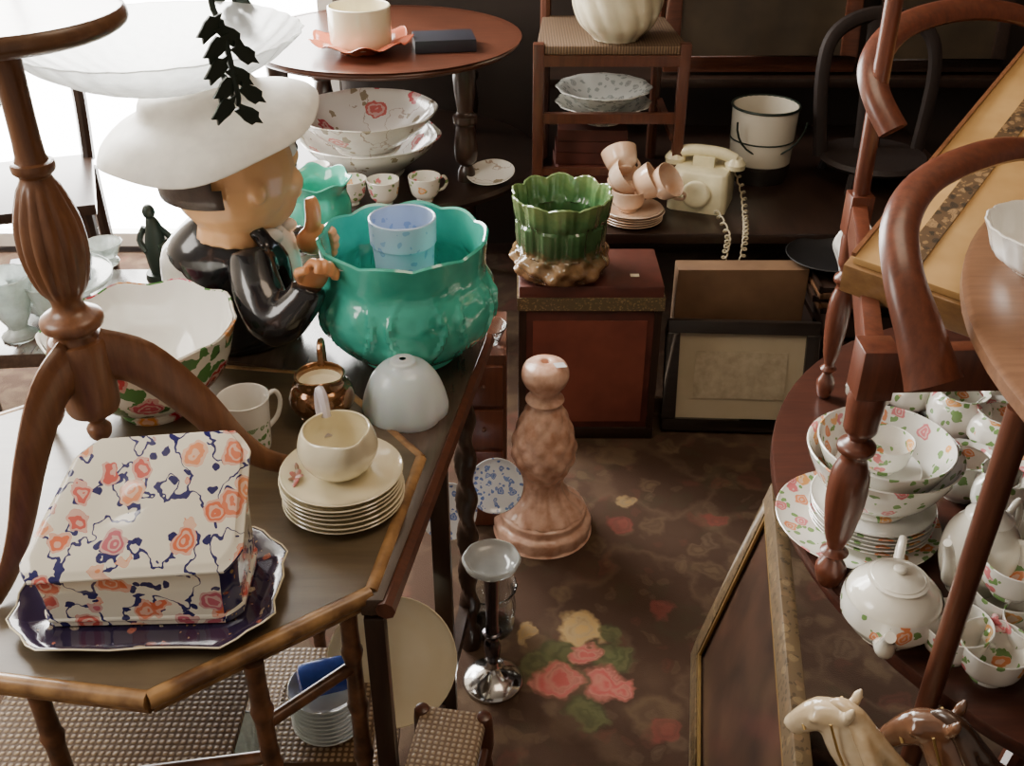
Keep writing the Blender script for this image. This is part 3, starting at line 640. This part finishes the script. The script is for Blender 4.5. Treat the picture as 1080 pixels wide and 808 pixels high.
def gm(th,r,z):
    k=0
    if z>.07:
        row=0 if z<.145 else 1
        c_=abs(cos(5*th+row*pi/2)); ph=(z-.07)/.075 if row==0 else (z-.145)/.065
        k=.10*max(0,c_-.25*ph)*(1-.55*abs(ph-.5))*min(1,ph*4+.2)+.008*sin(40*th)
    elif z>.01: k=.07*sin(7*th+z*50)*sin(z*90)+.03*cos(13*th-z*80)
    zz=z+(.010*(abs(cos(5*th+pi/2))-.5)*(z-.18)/.03 if z>.18 else 0)
    return r*(1+k),zz
ob("leaf_jardiniere",vessel([(.088,0),(.108,.010),(.120,.035),(.116,.058),(.103,.078),(.102,.10),(.106,.14),(.111,.18),(.118,.207)],.006,.03,200,gm,8),m_green,loc=(p.x-.003,p.y+.01,.4535),label="green leaf moulded majolica jardiniere with mottled base",cat="planter")
# ---------- frames leaning ----------
def framed(name,w,h,fw,fmat,pmat,label,loc,rot,dpt=.025):
    T=thing(name,label,"picture",loc,rot)
    ob("frame",join(box(w,dpt,fw,(0,0,fw/2)),box(w,dpt,fw,(0,0,h-fw/2)),box(fw,dpt,h-2*fw,(-w/2+fw/2,0,h/2)),box(fw,dpt,h-2*fw,(w/2-fw/2,0,h/2))),fmat,T,bevel=.004)
    ob("picture",box(w-2*fw,.006,h-2*fw,(0,.002,h/2)),pmat,T)
    return T
m_fb=wood("black_frame_wood",(.035,.024,.018),(.016,.012,.01),.35,ax=0)
fr_=framed("framed_print",.395,.305,.034,m_fb,plain("cream_mount",(.52,.45,.31),.4,c2=(.46,.39,.26),ns=8),"black framed cream print leaning on cardboard box",(.600,2.31,0.006),(radians(-14),0,-.05))
ob("sketch",box(.24,.002,.13,(0,-.003,.155)),plain("sepia_sketch",(.54,.47,.33),.5,c2=(.40,.33,.22),ns=38),fr_)
T=thing("cardboard_box","brown cardboard box behind leaning framed print","box",(.60,2.47,0))
ob("body",box(.34,.06,.42,(0,0,.21)),m_brown,T,bevel=.003)
m_paint=plain("dark_oil_painting",(.07,.05,.03),.3,c2=(.03,.022,.015),ns=5)
framed("framed_painting",.62,.5,.05,m_mahx,m_paint,"dark landscape painting in brown frame by wall",(.80,3.42,.66),(radians(-6),0,0))
framed("framed_painting",.42,.5,.04,m_dark,m_paint,"dark framed painting standing by wall",(1.38,3.42,.66),(radians(-6),0,0))
T=thing("back_shelf","dark narrow shelf carrying paintings along wall","shelf",(1.1,3.45,0))
ob("board",box(2.0,.16,.03,(0,0,.635)),m_dark,T,bevel=.004)
b0=Vector((.362,1.505,0)); b1=Vector((.262,.87,0)); dirn=(b0-b1); ln=dirn.length; az=math.atan2(dirn.y,dirn.x)+pi
fp=framed("framed_painting",ln,.46,.040,floral("dull_gilt_moulding",(.12,.08,.04),[(.20,.14,.07),(.16,.10,.05)],scale=50,thr=.4,leaf=(.06,.04,.02),leafthr=.25,rough=.45,coat=0),plain("brown_oil_painting",(.075,.038,.023),.35,coat=.3,c2=(.022,.014,.011),ns=9,bs=.2),"large brown painting leaning against china table",((b0+b1)/2+Vector((.012,0,.008))).to_tuple(),(radians(-13),0,az))
ob("inner_slip",join(box(ln-.08,.004,.008,(0,-.008,.046)),box(ln-.08,.004,.008,(0,-.008,.414)),box(.008,.004,.36,(-ln/2+.045,-.008,.23)),box(.008,.004,.36,(ln/2-.045,-.008,.23))),m_gold,fp)
T=thing("wooden_crate","dark wooden crate under a stack of trays","crate",(.95,2.48,0))
ob("side_slats",join(*[join(box(.28,.012,.07,(0,-.124,.05+i*.085)),box(.28,.012,.07,(0,.124,.05+i*.085)),box(.012,.24,.07,(-.134,0,.05+i*.085)),box(.012,.24,.07,(.134,0,.05+i*.085))) for i in range(4)],*[box(.02,.02,.33,(a*.12,b*.10,.165)) for a in(-1,1) for b in(-1,1)]),m_dark,T)
ob("lid",box(.29,.26,.01,(0,0,.335)),m_dark,T)
for i in range(5):
    ob("tray",join(box(.27,.22,.006,(0,0,.003)),box(.27,.008,.014,(0,-.106,.007)),box(.27,.008,.014,(0,.106,.007)),box(.008,.22,.014,(-.131,0,.007)),box(.008,.22,.014,(.131,0,.007))),m_walnutx if i%2 else m_dark,loc=(.915+random.uniform(-.01,.01),2.46,.341+i*.0142),rot=(0,0,random.uniform(-.08,.08)),label="thin dark wooden tray in a stack",cat="tray",group="stacked trays")
ob("black_dish",vessel([(.05,0),(.07,.006),(.10,.018),(.11,.024)],.004,.006,48,None,3),m_black,loc=(.83,2.50,.414),label="black lacquered dish on stacked trays",cat="dish")
ob("shell_ornament",vessel([(.02,0),(.03,.01),(.04,.05),(.06,.10),(.05,.13)],.004,.01,60,lambda th,r,z:(r*(1+.12*abs(cos(6*th))),z+.01*cos(6*th)),4),m_white,loc=(.865,2.38,.414),label="white shell shaped china ornament on trays",cat="ornament")
T=thing("dark_hoop_chair","dark hoop backed chair standing in shadow","chair",(1.08,3.0,.45),(0,0,.1))
mdc=wood("blackened_oak",(.022,.010,.007),(.012,.007,.006),.7,coat=0)
ob("seat",lathe([(0,.06),(.15,.06),(.16,.07),(.15,.082),(0,.082)],40),mdc,T)
ob("backrest",tube([(-.15,.04,.07),(-.17,.07,.31),(-.13,.1,.42),(0,.12,.46),(.13,.1,.42),(.17,.07,.31),(.15,.04,.07)],.022,8,5,(1,.7)),mdc,T)
ob("back_splat",tube([(0,.06,.075),(0,.09,.27),(0,.115,.45)],.04,8,4,(1,.3)),mdc,T)
for x,y in((-.10,-.10),(.10,-.10),(-.10,.10),(.10,.10)): ob("leg",tube([(x*1.1,y*1.1,0),(x,y,.06)],.012,8,2),mdc,T)
# ---------- small drawers chest ----------
T=thing("drawer_chest","low narrow reddish brown chest of small drawers","chest",(-.062,2.02,0))
ob("body",box(.10,.20,.47,(0,0,.235)),m_mah,T,bevel=.003)
for i in range(4):
    d=ob("drawer",box(.085,.012,.10,(0,-.103,.06+i*.112)),m_red,T,bevel=.003)
    ob("knob",ball(.005,.005,.005,(0,-.112,.06+i*.112),10),m_mah,d)
ob("glass_dish",vessel([(.02,0),(.03,.01),(.04,.035),(.045,.045)],.003,.006,32,None,3),m_glass,loc=(-.055,1.97,.4705),label="small clear glass dish on drawer chest",cat="dish")
# ---------- pink pedestal ----------
p=at(572,556,0)
pr=[(.0,0),(.106,0),(.112,.006),(.113,.030),(.108,.038),(.100,.044),(.101,.060),(.094,.066),(.080,.082),(.062,.098),(.050,.115),(.044,.132),(.046,.155),(.060,.18),(.070,.21),(.072,.24),(.064,.28),(.050,.32),(.038,.345),(.034,.355),(.043,.362),(.035,.372),(.032,.385),(.046,.405),(.052,.425),(.046,.447),(.026,.457),(.010,.458),(.009,.440),(0,.440)]
def pk(th,r,z):
    k=0
    if .15<z<.34:
        a=(th*9/pi)+(z*38); b=(th*9/pi)-(z*38)
        k=.08*abs(sin(a*pi/2))*abs(sin(b*pi/2))-.02
    elif .066<z<.15: k=.07*abs(cos(6*th))
    elif z<.05 and z>.005: k=.012*cos(14*th)
    return r*(1+k),z
T=thing("pedestal_stand","pink terracotta turned pedestal stand on carpet","pedestal",(p.x,p.y,0))
ob("column",lathe(cr(pr,5),108,pk),m_pink,T)
ob("price_tag",tf(box(.026,.016,.001),(.03,-.02,.460),(.2,.2,.5)),m_paper,T)
# ---------- glass ashtray stand ----------
p=at(520,718,0)
T=thing("ashtray_stand","chrome smoker's stand with glass ashtray top","ashtray",(p.x,p.y,0))
ob("base",lathe(cr([(0,0),(.055,0),(.058,.008),(.045,.018),(.03,.026),(.014,.04),(.010,.06),(0,.062)],3),48),m_chrome,T)
ob("stem",lathe(cr([(0,.05),(.011,.055),(.017,.10),(.011,.12),(.019,.135),(.012,.15),(.015,.26),(.020,.288),(.014,.298),(0,.299)],3),24),plain("dark_chrome",(.16,.15,.17),.2,metal=1),T)
ob("glass_bowl",lathe(cr([(0,.300),(.03,.300),(.046,.306),(.052,.318),(.048,.323),(.040,.314),(.025,.309),(0,.309)],3),40,lambda th,r,z:(r*(1+.05*abs(cos(4*th))),z)),m_dishg,T)
p=at(508,690,0)
ob("glass_jar",vessel([(.045,0),(.052,.01),(.055,.06),(.05,.10),(.058,.115)],.004,.008,48,lambda th,r,z:(r*(1+.015*cos(16*th)),z),3),m_glass,loc=(p.x+.015,p.y+.08,0),label="clear ribbed glass jar on carpet",cat="jar")
# ---------- rush stool ----------
T=thing("rush_stool","small oak stool with woven rush seat","stool",(-.105,.915,0),(0,0,-.16))
ob("seat",box(.098,.26,.026,(0,0,.375)),m_rush,T,bevel=.010)
lgp=cr([(0,0),(.010,0),(.014,.05),(.009,.08),(.015,.14),(.009,.2),(.015,.26),(.010,.30),(.014,.33),(.013,.375),(.010,.390),(0,.392)],2)
for x,y in((-.046,-.12),(.046,-.12),(-.046,.12),(.046,.12)): ob("leg",lathe(lgp,16),m_mah,T,loc=(x,y,0))
for x in(-.046,.046):
    for z in(.15,.33): ob("rail",tube([(x,-.12,z),(x,.12,z)],.008,8,1),m_mah,T)
# ---------- under table ----------
ob("dinner_plate",plate_g(.105,.016),m_cream,loc=(-.195,1.20,.318),rot=(radians(52),radians(10),0),label="large cream plate leaning beneath table",cat="plate")
for i in range(9):
    ob("glass_plate",plate_g(.055,.010),m_pglass,loc=(-.275,1.065,.3325+i*.0085),label="small pale glass plate in stack",cat="plate",group="glass plates beneath table")
ob("blue_pouch",tf(box(.075,.05,.032),(0,0,.016)),plain("blue_plastic",(.04,.12,.60),.2,coat=.6,c2=(.03,.07,.40),ns=30),loc=(-.275,1.065,.412),rot=(0,0,.3),bevel=.012,label="shiny blue packet on stacked glass plates",cat="packet")
ob("pressed_glass_vase",vessel([(.03,0),(.034,.008),(.02,.03),(.035,.08),(.042,.14),(.048,.19)],.004,.01,60,pv_,4),m_frostg,loc=(-.385,.960,.2325),label="tall pressed glass vase on rattan shelf",cat="vase")
ob("floral_charger",plate_g(.12,.018),m_straw,loc=(-.60,1.05,.234),label="floral charger plate on lower rattan shelf",cat="plate")
for i,(u,v) in enumerate(((472,535),(522,508))):
    q=at(u,v,.2)
    ob("blue_plate",plate_g(.062,.012),m_bluew,loc=(q.x,q.y,.19),rot=(radians(60),0,radians(10)),label="blue and white plate stored beneath table",cat="plate",group="blue plates beneath table")
# ---------- right: china table ----------
T=thing("oval_china_table","oval mahogany table crowded with china","table",(1.052,1.38,0))
ell=[(.60*cos(i*pi/40),.66*sin(i*pi/40)) for i in range(80)]
ob("tabletop",prism(ell,.474,.50),m_redd,T,bevel=.006)
ob("pedestal",lathe(cr([(0,.02),(.06,.02),(.07,.08),(.05,.15),(.09,.25),(.06,.38),(.12,.474),(0,.474)],3),24),m_red,T)
for a in(45,135,225,315): ob("foot",tube([(0,0,.10),(.15,0,.09),(.28,0,.03),(.34,0,.02)],[.04,.035,.025,.02],10,3,(1,.7)),m_red,T,rot=(0,0,radians(a)))
c=Vector((.582,1.325,.5))
ob("large_plate",plate_g(.130,.018),m_china,loc=(c.x-.022,c.y-.005,.5005),label="large rose pattern plate under stacked china",cat="plate")
for i in range(6): ob("side_plate",plate_g(.098,.012),m_white if i%2 else m_china,loc=(c.x+random.uniform(-.003,.003),c.y,.506+i*.0072),label="white side plate in stack beneath bowls",cat="plate",group="white side plates")
zb=.506+5*.0072+.005
ob("mixing_bowl",vessel([(.055,0),(.058,.008),(.052,.011),(.088,.04),(.110,.08),(.119,.105)],.004,.012,56,None,4),m_china,loc=(c.x,c.y,zb),label="large white bowl with orange rose sprays",cat="bowl")
ob("mixing_bowl",vessel([(.045,0),(.05,.006),(.078,.03),(.098,.07),(.105,.09)],.004,.01,56,None,4),m_china,loc=(c.x,c.y,zb+.0285),label="white rose sprayed bowl nested in larger bowl",cat="bowl")
ob("saucer",plate_g(.066,.010),m_white,loc=(c.x-.005,c.y,zb+.062),label="white saucer resting inside nested bowls",cat="saucer")
ct=cup((c.x,c.y,zb+.067),.043,.055,m_china,"white floral teacup on saucer inside bowls",2.2,"rose china teacups")
m_tpc=plain("ivory_glaze",(.83,.80,.70),.12,coat=.6,c2=(.80,.76,.65))
def teapot(loc,r,h,mat,label,rot):
    T=thing("teapot",label,"teapot",loc,(0,0,rot))
    ob("body",vessel([(r*.6,0),(r*.62,.004),(r*.85,h*.2),(r,h*.45),(r*.92,h*.75),(r*.6,h*.95),(r*.55,h)],.003,.006,44,None,4),mat,T)
    ob("lid",lathe(cr([(0,h*1.18),(r*.12,h*1.16),(r*.13,h*1.12),(r*.07,h*1.09),(r*.3,h*1.07),(r*.55,h),(r*.57,h*.98),(0,h*.98)],3),36),mat,T)
    ob("spout",tube([(-r*.85,0,h*.3),(-r*1.25,0,h*.42),(-r*1.5,0,h*.75),(-r*1.8,0,h*.98)],[r*.26,r*.2,r*.14,r*.11],14,4),mat,T)
    ob("handle",tube([(r*.85,0,h*.78),(r*1.35,0,h*.95),(r*1.65,0,h*.65),(r*1.45,0,h*.3),(r*.9,0,h*.25)],r*.09,10,4),mat,T)
    return T
tp=teapot((.538,1.088,.5005),.068,.102,m_tpc,"ivory teapot with floral band and lid",radians(68))
ob("floral_band",lathe([(.0684,.036),(.0697,.046),(.0694,.058),(.0672,.070)],44),m_china,tp)
teapot((.690,1.175,.5005),.055,.14,m_tpc,"tall ivory coffee pot behind teapot",radians(35))
for u,v,rt,z in((1052,655,.4,.5),(1068,600,2.4,.5),(1040,712,1.2,.5),(1090,560,.9,.5),(1000,690,2,.5),(1085,690,3.2,.5),(1052,655,1.5,.556)):
    q=at(u,v,.5); dup(ct,(q.x,q.y,z+.0005),(0,0,rt),"white floral teacup among crowded china",1.12)
for i,(u,v,r,h) in enumerate(((1010,520,.055,.08),(1050,545,.05,.09),(1005,455,.055,.09),(1050,475,.06,.085),(955,430,.05,.07),(1075,510,.05,.08),(1100,545,.05,.1),(915,425,.045,.05),(1000,415,.05,.07),(1045,425,.05,.08),(1085,440,.05,.08))):
    q=at(u,v,.5)
    ob("china_jar",vessel([(r*.55,0),(r*.6,.005),(r,h*.4),(r*.95,h*.75),(r*.7,h*.92),(r*.85,h)],.003,.006,40,lambda th,rr,z:(rr*(1+.02*cos(12*th)),z),4),m_china,loc=(q.x,q.y,.5005),label="white floral china jar on crowded table",cat="jar",group="china jars")
# ---------- armchair standing on table ----------
T=thing("armchair","mahogany armchair with gold damask seat on china table","chair",(0,0,0))
tl=cr([(0,.5005),(.012,.5005),(.019,.512),(.023,.535),(.012,.555),(.021,.565),(.012,.575),(.020,.60),(.028,.66),(.027,.71),(.017,.74),(.026,.75),(.026,.76),(.014,.77),(.023,.785),(.024,.80),(.024,.845),(0,.845)],3)
ob("leg",lathe(tl,24),m_red,T,loc=(.480,1.185,0))
ob("leg",lathe([(r*.75,z) for r,z in tl],24),m_red,T,loc=(.606,1.71,0))
ob("leg",lathe(tl,24),m_red,T,loc=(.85,1.20,0))
ob("corner_block",box(.048,.048,.075,(.480,1.185,.8825)),m_red,T,bevel=.003)
ob("corner_block",box(.040,.040,.075,(.606,1.71,.8825)),m_red,T,bevel=.003)
ob("back_post",tube([(.606,1.71,.92),(.604,1.71,1.0),(.606,1.73,1.4)],.015,10,3),m_red,T)
Aa=Vector((.477,1.365,.954)); U_=Vector((.452,.57,.158)); Un=U_.normalized(); Vn=Vector((.75,-.62,-.08)); Vn=(Vn-Un*Vn.dot(Un)).normalized(); Nn=Un.cross(Vn)
if Nn.z<0: Nn=-Nn
def slab(o,u0,u1,v0,v1,n0,n1):
    V=[o+Un*a+Vn*b+Nn*d for d in(n0,n1) for a,b in((u0,v0),(u1,v0),(u1,v1),(u0,v1))]
    return [tuple(v) for v in V],[[3,2,1,0],[4,5,6,7],[0,1,5,4],[1,2,6,5],[2,3,7,6],[3,0,4,7]]
ob("seat_frame",slab(Aa,0,.82,0,.27,-.055,-.006),m_honey,T,bevel=.004)
ob("seat_pad",slab(Aa,.008,.81,.010,.26,-.006,.006),m_yell,T,bevel=.003)
ob("ornament_band",slab(Aa,.03,.80,.066,.096,.006,.009),m_orn,T)
ob("seat_piping",slab(Aa,.01,.80,.006,.012,.006,.012),m_walnut,T)
ob("seat_rail",board((.480,1.185),(.606,1.71),.850,.905,.026),m_red,T,bevel=.003)
ob("seat_rail",board((.480,1.185),(.85,1.20),.850,.915,.026),m_red,T,bevel=.003)
h2=[dp(u,v,t) for u,v,t in((985,405,1.28),(970,350,1.28),(953,290,1.29),(950,235,1.32),(975,193,1.36),(1025,167,1.40),(1080,157,1.46),(1130,175,1.5),(1165,230,1.52))]
ob("arm",tube([tuple(x) for x in h2],[.038,.031,.026,.024,.023,.023,.023,.02,.02],12,5,(1,.6),up=(1,0,0)),m_red,T)
h1=[dp(u,v,t) for u,v,t in((942,138,1.70),(924,100,1.71),(922,65,1.73),(946,32,1.76),(990,14,1.8),(1040,10,1.84),(1090,22,1.88),(1130,60,1.9),(1140,140,1.9))]
ob("backrest",tube([tuple(x) for x in h1],[.026,.025,.025,.025,.025,.025,.025,.02,.02],12,5,(1,.6),up=(1,0,0)),m_red,T)
# ---------- upper right round table ----------
T=thing("round_table","round brown wooden table with slender legs","table",(1.29,.965,0))
ob("tabletop",lathe([(0,.972),(.735,.972),(.75,.98),(.75,.995),(.742,1.0),(0,1.0)],96),m_walnutx,T)
ob("leg",tube([(-.737,-.013,0),(-.737,-.013,.5),(-.732,-.013,.972)],[.011,.014,.016],12,2),m_mah,T)
ob("leg",tube([(-.1,-.68,0),(-.1,-.68,.972)],.014,12,1),m_mah,T); ob("leg",tube([(.6,.0,0),(.6,.0,.972)],.014,12,1),m_mah,T)
ob("stretcher",tube([(-.737,-.02,.47),(-.40,-.36,.47),(-.1,-.68,.47)],.009,10,1),m_mah,T)
q=at(1108,285,1.0)
ob("fluted_dish",vessel([(.05,0),(.055,.005),(.075,.02),(.085,.045),(.092,.06)],.004,.006,72,lambda th,r,z:(r*(1+.03*abs(cos(10*th))),z),3),m_white,loc=(q.x,q.y,1.0005),label="white fluted dish on round wooden table",cat="dish")
# ---------- horse figurines on crate ----------
T=thing("display_crate","dark crate carrying horse figurines","crate",(.56,.82,0))
ob("body",box(.34,.20,.340,(0,0,.170)),m_dark,T,bevel=.004)
ob("top_board",box(.35,.21,.012,(0,0,.346)),m_darktop,T,bevel=.002)
def horse(loc,rot,mat,mmat,label,s=1):
    T=thing("horse_figurine",label,"figurine",loc,(0,0,rot))
    gs=[tube([(-.075,0,.115),(-.05,0,.118),(0,0,.108),(.045,0,.115),(.065,0,.125)],[.02,.038,.036,.040,.030],16,4,(1,.85)),
        tube([(.05,0,.125),(.085,0,.155),(.105,0,.185)],[.038,.032,.024],14,4,(1,.75)),
        tube([(.093,0,.197),(.125,0,.184),(.148,0,.157),(.155,0,.143)],[.020,.023,.016,.014],12,4,(1,.8)),
        ball(.006,.006,.006,(.130,.016,.188),8),ball(.006,.006,.006,(.130,-.016,.188),8)]
    for x,y in((.055,.02),(.055,-.02)): gs.append(tube([(x,y,.11),(x+.004,y,.055),(x,y,.02),(x+.004,y,0)],[.018,.010,.009,.014],10,4))
    for x,y in((-.06,.02),(-.06,-.02)): gs.append(tube([(x,y,.12),(x+.012,y,.075),(x-.012,y,.048),(x-.004,y,0)],[.026,.016,.009,.014],10,4))
    for y in(-.012,.012): gs.append(tube([(.095,y,.202),(.092,y*1.4,.218),(.090,y*1.5,.230)],[.007,.007,.002],8,2))
    sc=(s,s,s); z0=(0,0,0)
    ob("body",join(*[tf(g,(0,0,.002),z0,sc) for g in gs]),mat,T,remesh=.003)
    mn=[tube([(.025,0,.150),(.060,.006,.178),(.088,.004,.206),(.108,0,.212),(.124,0,.200)],[.010,.017,.015,.010,.004],10,5,(1,.8)),
        tube([(.100,0,.208),(.074,.016,.188),(.052,.028,.156),(.040,.030,.130)],[.006,.012,.011,.003],8,4,(1,.7)),
        tube([(.085,0,.200),(.060,.016,.176),(.038,.026,.150)],[.006,.011,.003],8,4,(1,.7))]
    ob("mane",tf(join(*mn),z0,z0,sc),mmat,T,remesh=.003)
    ob("tail",tf(tube([(-.085,0,.13),(-.105,0,.11),(-.11,0,.06)],[.007,.012,.004],10,4),z0,z0,sc),mmat,T)
    ob("bridle",tf(join(tube([(.138,.018,.168),(.150,0,.178),(.138,-.018,.168)],.0018,6,3),tube([(.11,.024,.200),(.085,.030,.150),(.05,.036,.13)],.0018,6,3),tube([(.11,-.024,.200),(.085,-.030,.150),(.05,-.036,.13)],.0018,6,3)),z0,z0,sc),m_gold,T)
horse((.505,.830,.3525),radians(150),plain("cream_horse_glaze",(.60,.46,.28),.15,coat=.8,c2=(.74,.62,.44),ns=22),plain("tan_mane",(.50,.35,.19),.25,coat=.5,c2=(.66,.52,.34),ns=30),"cream ceramic heavy horse figurine with tan mane",1.05)
horse((.625,.800,.3525),radians(150),plain("brown_horse_glaze",(.10,.045,.024),.15,coat=.8,c2=(.20,.09,.045),ns=20),plain("dark_mane",(.05,.025,.015),.25,coat=.5),"brown ceramic heavy horse figurine with bridle",1.10)
# ---------- light ----------
def area(name,loc,tgt,size,e,c):
    l=bpy.data.lights.new(name,'AREA'); l.energy=e; l.size=size; l.color=c
    o=bpy.data.objects.new(name,l); bpy.context.scene.collection.objects.link(o); o.location=loc
    o.rotation_euler=(Vector(tgt)-Vector(loc)).to_track_quat('-Z','Y').to_euler(); return o
area("daylight_lamp",(-1.5,3.2,2.1),(-.4,1.2,.6),1.3,135,(1,.97,.92))
area("side_fill",(-2.3,.6,2.2),(-.1,1.3,.6),1.2,48,(1,.94,.86))  # added fill from the left; that wall has no window
area("overhead_fill",(.6,1.2,2.7),(.5,1.8,0),.9,13,(1,.76,.54))  # added weak warm fill from above, with no lamp fitting behind it
wd=bpy.data.worlds.new("World"); bpy.context.scene.world=wd; wd.use_nodes=True
wd.node_tree.nodes["Background"].inputs[0].default_value=(1,.84,.68,1); wd.node_tree.nodes["Background"].inputs[1].default_value=.34
cd=bpy.data.cameras.new("Camera"); cam=bpy.data.objects.new("Camera",cd); bpy.context.scene.collection.objects.link(cam)
cd.sensor_width=36; cd.lens=36*F/1080; cam.location=(0,0,H); cam.rotation_euler=(radians(90-32),0,0); cd.clip_start=.02
bpy.context.scene.camera=cam
